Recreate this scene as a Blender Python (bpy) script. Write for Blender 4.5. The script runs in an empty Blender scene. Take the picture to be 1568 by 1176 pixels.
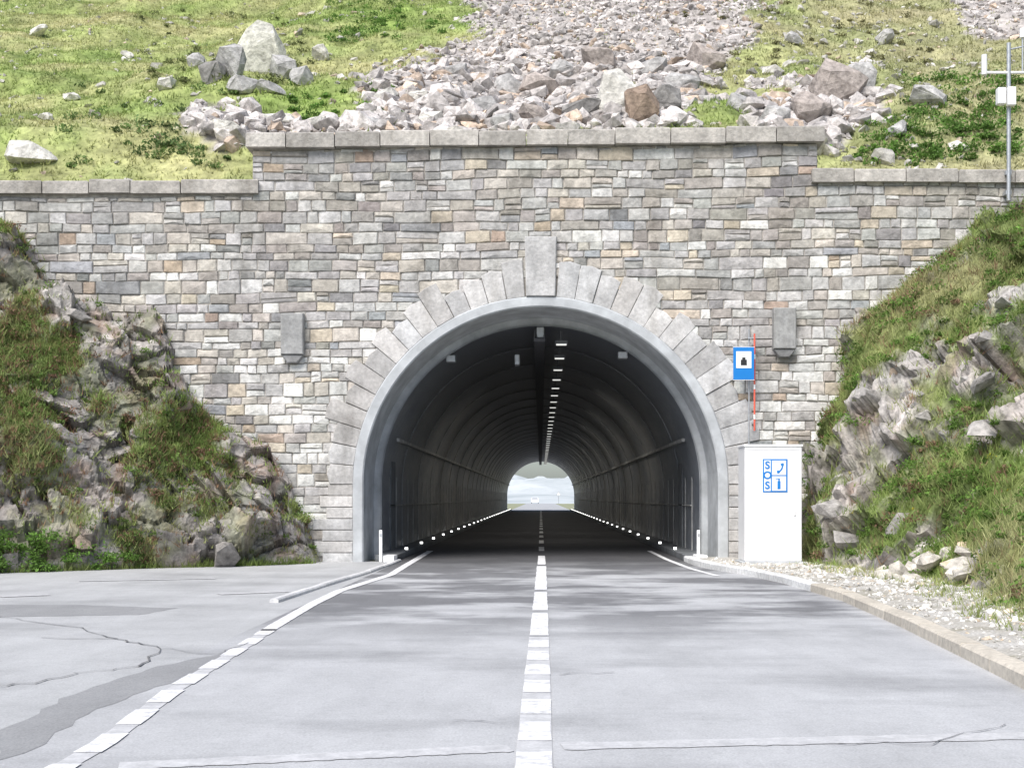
import bpy, bmesh, math, random
import numpy as np
from mathutils import Vector
random.seed(7); rng=np.random.default_rng(11)
D=bpy.data; sc=bpy.context.scene; COL=sc.collection
F=2100.0
# ------------------------------------------------------------ helpers
def G(u,v,z=0.0):
    d=(1.4-z)*F/(v-762.0); return ((u-828)/F*d, d)
def link(o,parent=None):
    COL.objects.link(o)
    if parent: o.parent=parent
    return o
def empty(name,loc=(0,0,0)):
    o=D.objects.new(name,None); o.location=loc; o.empty_display_size=.3; return link(o)
def mesh(name,V,Fc,mat,cols=None,smooth=False,parent=None,facecols=None):
    me=D.meshes.new(name)
    if isinstance(Fc,np.ndarray):
        V=np.asarray(V,dtype=np.float32); k=Fc.shape[1]; M=len(Fc)
        me.vertices.add(len(V)); me.vertices.foreach_set('co',V.ravel())
        me.loops.add(M*k); me.loops.foreach_set('vertex_index',Fc.astype(np.int32).ravel())
        me.polygons.add(M); me.polygons.foreach_set('loop_start',np.arange(0,M*k,k,dtype=np.int32))
        me.update(calc_edges=True)
    else:
        me.from_pydata([tuple(v) for v in V],[],[tuple(f) for f in Fc]); me.update()
    if cols is not None:
        a=me.color_attributes.new('Col','FLOAT_COLOR','POINT')
        c=np.ones((len(me.vertices),4),dtype=np.float32); c[:,:3]=np.asarray(cols)[:,:3]
        a.data.foreach_set('color',c.ravel())
    me.polygons.foreach_set('use_smooth',np.full(len(me.polygons),smooth))
    me.materials.append(mat)
    o=D.objects.new(name,me); return link(o,parent)
def boxes(name,bl,mat,parent=None,bev=0.0,cols=None):
    V=[];Fc=[];C=[]
    for i,(x0,x1,y0,y1,z0,z1) in enumerate(bl):
        b=len(V)
        V+=[(x0,y0,z0),(x1,y0,z0),(x1,y1,z0),(x0,y1,z0),(x0,y0,z1),(x1,y0,z1),(x1,y1,z1),(x0,y1,z1)]
        Fc+=[(b,b+3,b+2,b+1),(b+4,b+5,b+6,b+7),(b,b+1,b+5,b+4),(b+1,b+2,b+6,b+5),(b+2,b+3,b+7,b+6),(b+3,b,b+4,b+7)]
        if cols: C+=[cols[i]]*8
    o=mesh(name,V,Fc,mat,cols=C if cols else None,parent=parent)
    if bev:
        m=o.modifiers.new('b','BEVEL'); m.width=bev; m.segments=2; m.limit_method='ANGLE'
    return o
def cyl(name,p0,p1,r,mat,parent=None,n=12,r2=None):
    p0=Vector(p0);p1=Vector(p1);d=(p1-p0).normalized()
    a=d.orthogonal().normalized(); b=d.cross(a); r2=r if r2 is None else r2
    V=[];Fc=[]
    for p,rr in((p0,r),(p1,r2)):
        for i in range(n):
            t=2*math.pi*i/n; V.append(p+a*math.cos(t)*rr+b*math.sin(t)*rr)
    for i in range(n): Fc.append((i,(i+1)%n,n+(i+1)%n,n+i))
    Fc.append(tuple(range(n))[::-1]); Fc.append(tuple(range(n,2*n)))
    return mesh(name,V,Fc,mat,parent=parent)
# ---- numpy noise
def h3(ix,iy,iz,s=0.):
    v=np.sin(ix*127.1+iy*311.7+iz*74.7+s*17.31)*43758.5453
    return v-np.floor(v)
def vn(P,s=0.):
    I=np.floor(P); f=P-I; f=f*f*(3-2*f); r=0
    for a in(0,1):
        for b in(0,1):
            for c in(0,1):
                w=(f[...,0] if a else 1-f[...,0])*(f[...,1] if b else 1-f[...,1])*(f[...,2] if c else 1-f[...,2])
                r=r+w*h3(I[...,0]+a,I[...,1]+b,I[...,2]+c,s)
    return r
def fbm(P,o=4,s=0.):
    r=0;a=.5;t=0
    for i in range(o):
        r=r+a*vn(P*(2**i),s+i*3.7); t+=a; a*=.5
    return r/t
def blocky(P,s=0.,tilt=.8):
    I=np.floor(P); best=np.full(P.shape[:-1],9.); sec=best.copy(); off=np.zeros_like(best); hh=np.zeros_like(best)
    for a in(-1,0,1):
        for b in(-1,0,1):
            for c in(-1,0,1):
                X,Y,Z=I[...,0]+a,I[...,1]+b,I[...,2]+c
                q=np.stack([X+h3(X,Y,Z,s+1),Y+h3(X,Y,Z,s+2),Z+h3(X,Y,Z,s+3)],-1)
                d=P-q; dd=np.sqrt((d*d).sum(-1)); hv=h3(X,Y,Z,s+4)
                o=hv+tilt*(d[...,0]*(h3(X,Y,Z,s+5)-.5)+d[...,1]*(h3(X,Y,Z,s+6)-.5)+d[...,2]*(h3(X,Y,Z,s+7)-.5))*2
                m=dd<best
                sec=np.where(m,best,np.minimum(sec,dd)); off=np.where(m,o,off); hh=np.where(m,hv,hh); best=np.where(m,dd,best)
    return off,hh,sec-best
def P3(x,y,z=0.):
    x=np.asarray(x,float);y=np.asarray(y,float); return np.stack([x,y,np.zeros_like(x)+z],-1)
# ------------------------------------------------------------ materials
def newmat(name,rough=.85,spec=.3):
    m=D.materials.new(name); m.use_nodes=True; nt=m.node_tree; b=nt.nodes['Principled BSDF']
    b.inputs['Roughness'].default_value=rough; b.inputs['Specular IOR Level'].default_value=spec
    return m,nt,b
def noise(nt,scale,detail=5,rough=.6,vec=None,sc3=None):
    g=nt.nodes.new('ShaderNodeNewGeometry'); src=g.outputs['Position']
    if sc3:
        mp=nt.nodes.new('ShaderNodeMapping'); mp.inputs['Scale'].default_value=sc3
        nt.links.new(src,mp.inputs['Vector']); src=mp.outputs['Vector']
    n=nt.nodes.new('ShaderNodeTexNoise'); n.inputs['Scale'].default_value=scale; n.inputs['Detail'].default_value=detail; n.inputs['Roughness'].default_value=rough
    nt.links.new(src,n.inputs['Vector']); return n.outputs['Fac']
def ramp(nt,src,stops):
    r=nt.nodes.new('ShaderNodeValToRGB'); cr=r.color_ramp
    while len(cr.elements)<len(stops): cr.elements.new(.5)
    for e,(p,c) in zip(cr.elements,stops):
        e.position=p; e.color=(c,c,c,1) if not hasattr(c,'__len__') else (*c,1)
    nt.links.new(src,r.inputs['Fac']); return r.outputs['Color']
def mix(nt,mode,a,b,fac=1.0):
    n=nt.nodes.new('ShaderNodeMix'); n.data_type='RGBA'; n.blend_type=mode
    for s,i in((fac,0),(a,6),(b,7)):
        if isinstance(s,bpy.types.NodeSocket): nt.links.new(s,n.inputs[i])
        else: n.inputs[i].default_value=s if i==0 else (*s,1)
    return n.outputs[2]
def bump(nt,b,h,st,dist=.02):
    n=nt.nodes.new('ShaderNodeBump'); n.inputs['Strength'].default_value=st; n.inputs['Distance'].default_value=dist
    nt.links.new(h,n.inputs['Height']); nt.links.new(n.outputs['Normal'],b.inputs['Normal'])
def attrmat(name,sc=12,lo=.7,hi=1.25,bs=.6,bd=.02,rough=.9,sc2=None,spec=.2,streak=False):
    m,nt,b=newmat(name,rough,spec); a=nt.nodes.new('ShaderNodeAttribute'); a.attribute_name='Col'
    n=noise(nt,sc,7,.65); c=mix(nt,'MULTIPLY',a.outputs['Color'],ramp(nt,n,[(.3,lo),(.7,hi)]))
    if sc2:
        n2=noise(nt,sc2,4,.6); c=mix(nt,'MULTIPLY',c,ramp(nt,n2,[(.35,.80),(.65,1.12)]))
    if streak:
        n3=noise(nt,1,6,.6,sc3=(1.5,1,.22)); c=mix(nt,'MULTIPLY',c,ramp(nt,n3,[(.3,(.74,.73,.71)),(.48,(1.,1.,1.)),(.7,(1.13,1.12,1.11))]))
    nt.links.new(c,b.inputs['Base Color'])
    if bs: bump(nt,b,n,bs,bd)
    return m
def plain(name,col,rough=.6,lo=.85,hi=1.1,sc=8,bs=0.1,metal=0,spec=.4):
    m,nt,b=newmat(name,rough,spec); n=noise(nt,sc,6,.6)
    nt.links.new(mix(nt,'MULTIPLY',col,ramp(nt,n,[(.3,lo),(.7,hi)])),b.inputs['Base Color'])
    b.inputs['Metallic'].default_value=metal
    if bs: bump(nt,b,n,bs,.01)
    return m
def leafmat(name):
    m,nt,b=newmat(name,.7,.2); a=nt.nodes.new('ShaderNodeAttribute'); a.attribute_name='Col'
    nt.links.new(a.outputs['Color'],b.inputs['Base Color'])
    t=nt.nodes.new('ShaderNodeBsdfTranslucent'); nt.links.new(a.outputs['Color'],t.inputs['Color'])
    mx=nt.nodes.new('ShaderNodeMixShader'); mx.inputs[0].default_value=.35
    nt.links.new(b.outputs[0],mx.inputs[1]); nt.links.new(t.outputs[0],mx.inputs[2])
    nt.links.new(mx.outputs[0],nt.nodes['Material Output'].inputs['Surface']); return m
def emis(name,col,st,base=None):
    m,nt,b=newmat(name,.4); b.inputs['Base Color'].default_value=(*(base or col),1); b.inputs['Emission Color'].default_value=(*col,1); b.inputs['Emission Strength'].default_value=st; return m
M_stone=attrmat('wall_stone',10,.72,1.22,.9,.035,sc2=2.2,streak=True)
M_vous=attrmat('voussoir_stone',14,.8,1.18,.8,.02,sc2=2.5,streak=True)
M_mortar=plain('mortar',(.40,.375,.34),.95,.55,1.25,6,.5)
M_rock=attrmat('rock',6,.5,1.4,1.,.06,sc2=1.7)
M_terr=attrmat('terrain',5,.6,1.4,.9,.05,sc2=1.1)
M_leaf=leafmat('leaves')
M_conc=plain('concrete_collar',(.50,.52,.535),.8,.70,1.12,2.2,.15)
M_white=plain('white_paint',(.84,.84,.84),.5,.95,1.03,3,.02)
M_steel=plain('galvanised_steel',(.5,.52,.54),.45,.8,1.1,10,.05,metal=.6)
M_blue=plain('sign_blue',(.01,.20,.58),.4,.95,1.05,3,0)
M_black=plain('black',(.02,.02,.022),.6,.9,1.1,3,0)
M_red=plain('red_paint',(.75,.14,.09),.5,.9,1.1,3,0)
# lining: darker crown, paler walls
m,nt,b=newmat('tunnel_lining',.42,.45); n1=noise(nt,1.0,6,.65,sc3=(1,.35,1)); n2=noise(nt,6,4)
c=mix(nt,'MULTIPLY',ramp(nt,n1,[(.3,(.24,.25,.265)),(.55,(.38,.375,.365)),(.75,(.50,.465,.425))]),ramp(nt,n2,[(.3,.8),(.7,1.2)]))
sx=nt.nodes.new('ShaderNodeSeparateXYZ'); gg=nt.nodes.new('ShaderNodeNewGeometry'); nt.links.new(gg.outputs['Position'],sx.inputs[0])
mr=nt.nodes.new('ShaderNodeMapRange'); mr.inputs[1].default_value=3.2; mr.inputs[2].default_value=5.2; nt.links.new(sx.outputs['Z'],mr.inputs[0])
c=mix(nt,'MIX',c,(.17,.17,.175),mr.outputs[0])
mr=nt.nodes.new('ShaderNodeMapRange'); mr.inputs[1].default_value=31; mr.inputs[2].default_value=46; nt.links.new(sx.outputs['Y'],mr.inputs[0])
c=mix(nt,'MULTIPLY',c,ramp(nt,mr.outputs[0],[(0,(.48,.53,.62)),(1,(1.,1.,1.))]))  # darker, bluer just inside the portal: shade painted into the lining colour
nt.links.new(c,b.inputs['Base Color']); bump(nt,b,n2,.3,.02); M_lin=m
M_rib=plain('lining_rib',(.17,.18,.19),.7,.6,1.2,3,.1)
M_joint=plain('panel_joint',(.50,.50,.48),.6,.6,1.2,3,.0)
# asphalt
def asphalt(name,base,dark,stain_shade=True):
    m,nt,b=newmat(name,.85,.25)
    g=noise(nt,60,6,.7); big=noise(nt,1,5,.6,sc3=(.25,.55,1)); mid=noise(nt,1,6,.65,sc3=(1.3,.5,1)); fl=noise(nt,14,6,.7)
    c=mix(nt,'MIX',base,dark,ramp(nt,big,[(.50,0.),(.68,.45)]))
    if stain_shade:
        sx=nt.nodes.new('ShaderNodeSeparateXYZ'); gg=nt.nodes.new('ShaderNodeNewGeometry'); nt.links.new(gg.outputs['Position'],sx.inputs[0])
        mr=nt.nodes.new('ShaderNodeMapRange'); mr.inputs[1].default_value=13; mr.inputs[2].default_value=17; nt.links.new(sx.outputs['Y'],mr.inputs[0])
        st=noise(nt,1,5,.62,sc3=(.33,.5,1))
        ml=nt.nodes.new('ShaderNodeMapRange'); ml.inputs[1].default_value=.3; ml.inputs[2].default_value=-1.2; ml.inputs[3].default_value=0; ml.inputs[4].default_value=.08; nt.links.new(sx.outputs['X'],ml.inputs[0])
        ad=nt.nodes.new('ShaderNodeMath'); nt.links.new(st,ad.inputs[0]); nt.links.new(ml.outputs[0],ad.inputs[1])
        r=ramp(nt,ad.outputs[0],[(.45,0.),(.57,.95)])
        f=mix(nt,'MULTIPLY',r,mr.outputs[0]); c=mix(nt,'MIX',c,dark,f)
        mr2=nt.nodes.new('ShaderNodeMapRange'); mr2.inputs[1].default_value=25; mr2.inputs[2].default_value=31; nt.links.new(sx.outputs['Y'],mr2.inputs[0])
        c=mix(nt,'MIX',c,tuple(x*.4 for x in dark),mr2.outputs[0])  # fade towards the tunnel mouth: loss of daylight painted into the asphalt colour
    c=mix(nt,'MULTIPLY',c,ramp(nt,mid,[(.3,.86),(.7,1.1)])); c=mix(nt,'MULTIPLY',c,ramp(nt,fl,[(.25,.84),(.45,1.),(.75,1.08)])); c=mix(nt,'MULTIPLY',c,ramp(nt,g,[(.3,.76),(.7,1.2)]))
    nt.links.new(c,b.inputs['Base Color']); bump(nt,b,g,.4,.006); return m
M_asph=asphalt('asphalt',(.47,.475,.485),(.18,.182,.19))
M_apron=asphalt('apron_asphalt',(.45,.455,.46),(.22,.222,.227),stain_shade=False)
M_patch=asphalt('asphalt_patch',(.31,.313,.318),(.24,.243,.247),stain_shade=False)
M_troad=asphalt('tunnel_asphalt',(.09,.09,.095),(.055,.055,.06),stain_shade=False)
M_tar=plain('crack_tar',(.18,.18,.182),.7,.7,1.2,10,0)
def paint(name,lo,hi,col=(.84,.84,.85)):
    m,nt,b=newmat(name,.6,.3); n=noise(nt,7,7,.75); n2=noise(nt,50,3)
    f=ramp(nt,n,[(lo,0.),(hi,1.)]); c=mix(nt,'MIX',(.47,.473,.48),col,f); c=mix(nt,'MULTIPLY',c,ramp(nt,n2,[(.3,.9),(.7,1.05)]))
    nt.links.new(c,b.inputs['Base Color']); return m
M_line=paint('road_paint',.32,.54); M_worn=paint('worn_road_paint',.38,.66,(.66,.66,.67))
M_kerb=attrmat('kerb_granite',14,.75,1.2,.4,.01)
m,nt,b=newmat('gravel',.95,.15); vo=nt.nodes.new('ShaderNodeTexVoronoi'); vo.inputs['Scale'].default_value=30
gg=nt.nodes.new('ShaderNodeNewGeometry'); nt.links.new(gg.outputs['Position'],vo.inputs['Vector'])
c=mix(nt,'MULTIPLY',ramp(nt,noise(nt,1.2,5),[(.33,(.36,.34,.25)),(.45,(.58,.55,.49)),(.7,(.70,.68,.64))]),ramp(nt,vo.outputs['Distance'],[(0.,1.1),(.6,.68)]))
nt.links.new(c,b.inputs['Base Color']); bump(nt,b,vo.outputs['Distance'],-.5,.02); M_grav=m
m,nt,b=newmat('ground',.95,.1)
nt.links.new(ramp(nt,noise(nt,.3,8,.6),[(.3,(.20,.23,.12)),(.5,(.30,.31,.19)),(.7,(.42,.41,.37))]),b.inputs['Base Color']); M_ground=m
# ------------------------------------------------------------ ground & road
mesh('ground',[(-1500,-400,-.03),(1500,-400,-.03),(1500,2500,-.03),(-1500,2500,-.03)],[(0,1,2,3)],M_ground)
road=empty('road')
def sheet(name,pts,z,mat,parent=None):
    return mesh(name,[(x,y,z) for x,y in pts],[tuple(range(len(pts)))],mat,parent=parent)
kr=[(3.2,-12),(3.3,3),(3.4,7),(3.53,10),(3.7,12.1),(3.9,14.85),(4.09,18.6),(3.97,22.4),(3.7,25),(3.32,26.8),(3.17,28.5),(3.16,30.3)]
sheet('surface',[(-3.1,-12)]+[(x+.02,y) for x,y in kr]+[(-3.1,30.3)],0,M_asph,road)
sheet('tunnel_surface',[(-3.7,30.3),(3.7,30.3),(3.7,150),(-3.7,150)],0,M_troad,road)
sheet('far_surface',[(-3.4,150),(3.4,150),(3.4,400),(-3.4,400)],0,M_apron,road)
sheet('parking_apron',[(-40,-12),(-3.1,-12),(-3.1,30.2),(-40,30.2)],0,M_apron)
def strip(pts,w,z):
    V=[];Fc=[]
    for i,(x,y) in enumerate(pts):
        a=pts[max(i-1,0)];c=pts[min(i+1,len(pts)-1)]; dx,dy=c[0]-a[0],c[1]-a[1]; l=math.hypot(dx,dy)or 1
        nx,ny=-dy/l,dx/l; ww=w(i) if callable(w) else w
        V+=[(x+nx*ww/2,y+ny*ww/2,z),(x-nx*ww/2,y-ny*ww/2,z)]
        if i: Fc.append((2*i-2,2*i-1,2*i+1,2*i))
    return V,Fc
def multi(name,strips,mat,parent):
    V=[];Fc=[]
    for v,f in strips:
        b=len(V); V+=v; Fc+=[tuple(i+b for i in q) for q in f]
    return mesh(name,V,Fc,mat,parent=parent)
def lx(pts,y): return float(np.interp(y,[p[1] for p in pts],[p[0] for p in pts]))
cl=[(-.045,0),(-.035,8),(-.01,16),(.02,30),(.02,150)]
S=[]
Z0_,Z1,Z2=.002,.0045,.0075
def seg(line,y0,y1,w,z,out,skew=0):
    n=max(2,int((y1-y0)/.25)+1)
    out.append(strip([(lx(line,y0+(y1-y0)*i/(n-1)),y0+(y1-y0)*i/(n-1)) for i in range(n)],lambda i:w*random.uniform(.94,1.05),z))
multi('centre_line_base',[strip([(lx(cl,y),y) for y in np.linspace(1,13.8,20)],.2,Z1)],M_worn,road)
y=2.0
while y<13.6: seg(cl,y,y+.66+random.uniform(-.03,.03),.20+random.uniform(-.01,.01),Z2,S); y+=.98
seg(cl,13.9,16.6,.19,Z2,S); seg(cl,17.0,20.3,.19,Z2,S); seg(cl,20.8,28.0,.19,Z2,S); seg(cl,28.6,33,.17,Z2,S)
y=36
while y<150: seg(cl,y,y+3,.15,Z2,S); y+=6
multi('centre_line',S,M_line,road)
le=[(-2.45,2),(-2.49,7.8),(-2.67,10),(-2.80,13),(-2.90,15),(-3.0,18),(-3.02,20.6),(-2.85,23),(-2.72,24.9),(-2.78,28),(-2.83,31.6),(-2.9,36)]
S=[]; y=2
while y<14.3: seg(le,y,y+.60,.16,Z2,S); y+=.92
seg(le,14.4,36,.16,Z2,S)
multi('edge_line_dashes',S,M_line,road)
S=[]; seg(le,2,14.3,.13,Z1,S); multi('edge_line_base',S,M_worn,road); S=[]
re=[(3.45,21),(3.2,24),(2.95,27),(2.85,31),(2.85,36)]
seg(re,24.5,36,.12,Z2,S); multi('edge_line_right',S,M_line,road)
def band(x0,x1,y0,y1,w,n=60):
    P=[(x0+(x1-x0)*i/n,y0+(y1-y0)*i/n) for i in range(n+1)]
    return strip(P,lambda i:w*random.uniform(.85,1.1),Z1)
multi('transverse_line',[band(.12,3.35,7.72,8.12,.24),band(-2.2,-.17,7.15,7.66,.22)],M_worn,road)
ap=empty('apron_markings')
def pxs(pts,z=0): return [G(u,v,z) for u,v in pts]
multi('faint_lines',[strip(pxs([(0,914),(75,911)]),.25,Z2),strip(pxs([(335,910),(440,906)]),.25,Z2),strip(pxs([(120,890),(330,886)]),.2,Z2)],M_worn,ap)
def rag(pts,z,name,mat,amp=.12):
    P=[Vector(p) for p in pts]; out=[]
    for i in range(len(P)):
        a,b=P[i],P[(i+1)%len(P)]; n=max(2,int((b-a).length/.2))
        for k in range(n):
            q=a.lerp(b,k/n); out.append((q.x+random.uniform(-amp,amp),q.y+random.uniform(-amp,amp)))
    return mesh(name,[(x,y,z) for x,y in out],[tuple(range(len(out)))],mat,parent=ap)
rag(pxs([(0,1120),(95,1070),(240,1020),(330,1003),(370,994),(300,1030),(150,1085),(60,1140),(0,1165)]),Z0_,'asphalt_repair',M_patch,.03)
rag([(-11,17.6),(-6.2,18.0),(-4.6,17.4),(-4.8,16.4),(-7,16.0),(-11,15.8)],Z0_,'asphalt_repair_strip',M_patch,.03)
def crack(px,w):
    pts=pxs(px); out=[]
    for i in range(len(pts)-1):
        for k in range(6):
            t=k/6; out.append((pts[i][0]*(1-t)+pts[i+1][0]*t+random.uniform(-.04,.04),pts[i][1]*(1-t)+pts[i+1][1]*t+random.uniform(-.06,.06)))
    out.append(pts[-1]); return strip(out,lambda i:w*random.uniform(.4,1.5),.010)
multi('cracks',[crack([(60,977),(180,979),(243,993),(215,1022),(120,1030),(60,1045),(0,1052)],.02),crack([(0,945),(120,962),(180,979)],.016),crack([(243,993),(330,1003),(380,985)],.012),
  crack([(690,1105),(775,1108)],.010),crack([(850,1033),(940,1030)],.010),crack([(1290,1138),(1420,1140),(1540,1110)],.008)],M_tar,ap)
xbp=([-12,5,12,16,21,25,28,31],[5.4,5.4,5.4,5.6,6.3,5.8,5.6,5.8])
def xb(y): return np.interp(y,*xbp)
V=[];Fc=[]
ys=np.linspace(-12,30.2,90); nx=10
for i,y in enumerate(ys):
    xk=lx(kr,y)+.2
    for j in range(nx):
        t=j/(nx-1); V.append((xk+(xb(y)+.8-xk)*t,y,.085+.05*math.sin(y*1.7+j)*t*.4+random.uniform(0,.02)*(0<j<nx-1)))
for i in range(len(ys)-1):
    for j in range(nx-1): q=i*nx+j; Fc.append((q,q+1,q+nx+1,q+nx))
mesh('gravel_shoulder',V,Fc,M_grav,smooth=True)
def kerb(name,line,w,h,colf,step=.95):
    L=[Vector((x,y)) for x,y in line]; pts=[]; 
    for i in range(len(L)-1):
        n=max(1,round((L[i+1]-L[i]).length/step))
        for k in range(n): pts.append(L[i].lerp(L[i+1],k/n))
    pts.append(L[-1]); V=[];Fc=[];C=[]
    for i in range(len(pts)-1):
        a,b=pts[i],pts[i+1]; d=(b-a).normalized(); n=Vector((d.y,-d.x)); a=a+d*.008; b=b-d*.008; hh=h+random.uniform(-.006,.006); q=len(V)
        c=colf(a.y); k=random.uniform(.85,1.1); c=[x*k for x in c]; bv=.02
        for p in(a,b):
            for o,z in((0,-.02),(0,hh-bv),(bv,hh),(w-bv,hh),(w,hh-bv),(w,-.02)): V.append((p.x+n.x*o,p.y+n.y*o,z)); C.append(c)
        for k in range(5): Fc.append((q+k,q+k+1,q+k+7,q+k+6))
        Fc+=[tuple(q+k for k in range(6))[::-1],tuple(q+6+k for k in range(6))]
    return mesh(name,V,Fc,M_kerb,cols=C)
kerb('kerb',kr,.2,.12,lambda y:(.72,.72,.71) if y>20 else (.60,.55,.47))
kerb('kerb',[(-3.62,18.3),(-3.5,21.6),(-3.28,25.5),(-3.22,28.3),(-3.2,30.3)],.12,.05,lambda y:(.66,.66,.66))
# ------------------------------------------------------------ stones of the wall
PAL=[((.43,.42,.405),5.5),((.53,.52,.50),5.5),((.51,.475,.425),4.6),((.55,.485,.395),1.5),((.29,.285,.28),1.5),((.42,.34,.27),.6),((.35,.36,.37),.7),((.69,.68,.65),2.6),((.38,.355,.325),3.2)]
def stonecol(x,z):
    w=[p[1] for p in PAL]
    nearw=(z<4.6 and 4.2<abs(x)<6.4)
    if nearw: w[7]*=5; w[1]*=2; w[4]*=.25; w[3]*=.6;w[6]*=.3
    if z>6.6: w[0]*=1.6; w[4]*=1.4; w[8]*=1.6; w[7]*=.25
    c=random.choices([p[0] for p in PAL],w)[0]; k=random.uniform(.87,1.15)
    if z>7.2: k*=.93
    return [min(.8,v*k+random.uniform(-.008,.008)) for v in c]
def prism(V,Fc,C,poly,yb,yf,bv,col,jit=.012):
    n=len(poly); cx=sum(p[0] for p in poly)/n; cz=sum(p[1] for p in poly)/n; b=len(V)
    for p in poly: V.append((p[0],yb,p[1]))
    for p in poly: V.append((p[0],yf+bv,p[1]))
    for p in poly:
        dx,dz=cx-p[0],cz-p[1]
        V.append((p[0]+math.copysign(min(bv,abs(dx)*.5),dx),yf+random.uniform(-jit,jit),p[1]+math.copysign(min(bv*.8,abs(dz)*.5),dz)))
    V.append((cx,yf-random.uniform(0,jit*1.6),cz)); C.extend([col]*(3*n+1))
    for i in range(n):
        j=(i+1)%n; Fc.append((b+i,b+j,b+n+j,b+n+i)); Fc.append((b+n+i,b+n+j,b+2*n+j,b+2*n+i)); Fc.append((b+2*n+i,b+2*n+j,b+3*n))
def zt(x,z): return z+.011*max(-6,min(6,x))*(z/9)+.025*math.sin(x*.9+z*2.1)*math.sin(z*1.3)+.012*math.sin(x*2.7+z*5)
COURSES=[];z=-.05
while z<9.2:
    h=random.choice([.16,.18,.20,.22,.24,.26,.29]); COURSES.append((z,h,random.uniform(-.3,.3),random.uniform(-.3,.3))); z+=h
def wall(name,x0,x1,z1,y,parent,hole=False,jl=False,jr=False,ztop_j=8.0):
    V=[];Fc=[];C=[]
    for (z,h,ja,jb) in COURSES:
        if z>z1-.06: break
        if z+h>z1-.1: h=z1-z
        jag=z+h<ztop_j
        x=x0+(ja if (jl and jag) else 0); xe=x1+(jb if (jr and jag) else 0)
        if jl=='r' and jag: x=x0+jb
        if jr=='l' and jag: xe=x1+ja
        while x<xe-.01:
            w=random.uniform(.20,.52)*(1+.7*(random.random()<.15))*(.75+h*1.4)
            if x+w>xe-.2: w=xe-x
            parts=[(x,x+w)]
            if hole:
                zm=z+h/2-1.69; hw=4.55 if zm<0 else (math.sqrt(4.55**2-zm*zm) if zm<4.55 else 0)
                if hw>0:
                    parts=[]
                    if x<-hw: parts.append((x,min(x+w,-hw)))
                    if x+w>hw: parts.append((max(x,hw),x+w))
            for (a,b) in parts:
                if b-a<.06: continue
                g=.007; rows=[(z,z+h)]
                if h>.21 and random.random()<.2: zs=z+h*random.uniform(.35,.65); rows=[(z,zs),(zs,z+h)]
                for (p,q) in rows:
                    jz=lambda:random.uniform(-.013,.013)
                    mx_=(a+b)/2+random.uniform(-.3,.3)*(b-a)
                    poly=[(a+g,zt(a,p)+g+jz()),(mx_,zt(mx_,p)+g+jz()*.6),(b-g,zt(b,p)+g+jz()),(b-g-abs(jz()),zt(b,q)-g+jz()),(mx_,zt(mx_,q)-g+jz()*.6),(a+g+abs(jz()),zt(a,q)-g+jz())]
                    prism(V,Fc,C,poly,y+.01,y-random.uniform(.018,.05),random.uniform(.010,.024),stonecol((a+b)/2,p),.010)
            x+=w
    return mesh(name,V,Fc,M_stone,cols=C,parent=parent)
portal=empty('tunnel_portal')
ZC,R0=1.69,4.1
wall('stonework',-6.3,6.05,9.06,30.0,portal,True,jl=True,jr=True)
def bed(name,x0,x1,z1,y,thick,parent,R,zc,mat):
    V=[];Fc=[]
    xs=[-R*math.cos(math.pi*i/60) for i in range(61)]
    for x in xs: V+= [(x,y,zc+math.sqrt(max(0,R*R-x*x))),(x,y,z1)]
    for i in range(60): Fc.append((2*i,2*i+2,2*i+3,2*i+1))
    for xa,xb_ in((x0,-R),(R,x1)):
        b=len(V); V+=[(xa,y,-.1),(xb_,y,-.1),(xb_,y,z1),(xa,y,z1)]; Fc.append((b,b+1,b+2,b+3))
    for xa in (x0,x1):
        b=len(V); V+=[(xa,y,-.1),(xa,y+thick,-.1),(xa,y+thick,z1),(xa,y,z1)]; Fc.append((b,b+1,b+2,b+3))
    return mesh(name,V,Fc,mat,parent=parent)
bed('mortar_bed',-6.3,6.05,9.1,30.0,.9,portal,4.12,ZC,M_mortar)
V=[];Fc=[];C=[]
def vcol():
    k=random.uniform(.84,1.2); t=random.random()*.02; return [k*(.51+t),k*.51,k*(.51-t)]
def pol(R,a): return (R*math.sin(a),ZC+R*math.cos(a))
ka=math.radians(4.7); nV=15; da=(math.pi/2-ka)/nV
prism(V,Fc,C,[(-.32,ZC+R0),(.32,ZC+R0),(.35,ZC+5.40),(-.35,ZC+5.40)],30.005,29.87,.02,[.48,.475,.47],.006)
for s in(-1,1):
    for i in range(nV):
        a0=ka+i*da+.0015; a1=ka+(i+1)*da-.0015; Ro=4.78+random.choice([-.12,-.03,.08,.17])+random.uniform(-.04,.04)
        am=(a0+a1)/2
        p=[pol(R0,a0),pol(R0,a1),pol(Ro-.03,a1),pol(Ro+random.uniform(-.02,.04),am),pol(Ro-.03,a0)]
        p=[(s*x,z) for x,z in p]
        if s>0: p=p[::-1]
        prism(V,Fc,C,p,30.005,29.935+random.uniform(-.015,.012),.014,vcol(),.012)
    z=-.05
    for i in range(7):
        h=.2486; w=.58+(.24 if i%2 else 0)+random.uniform(-.1,.1)
        xa,xb_=sorted((s*R0,s*(R0+w))); g=.006
        prism(V,Fc,C,[(xa+g,z+g),(xb_-g,z+g),(xb_-g,z+h-g),(xa+g,z+h-g)],30.005,29.935,.014,vcol(),.01); z+=h
mesh('arch_voussoirs',V,Fc,M_vous,cols=C,parent=portal)
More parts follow.
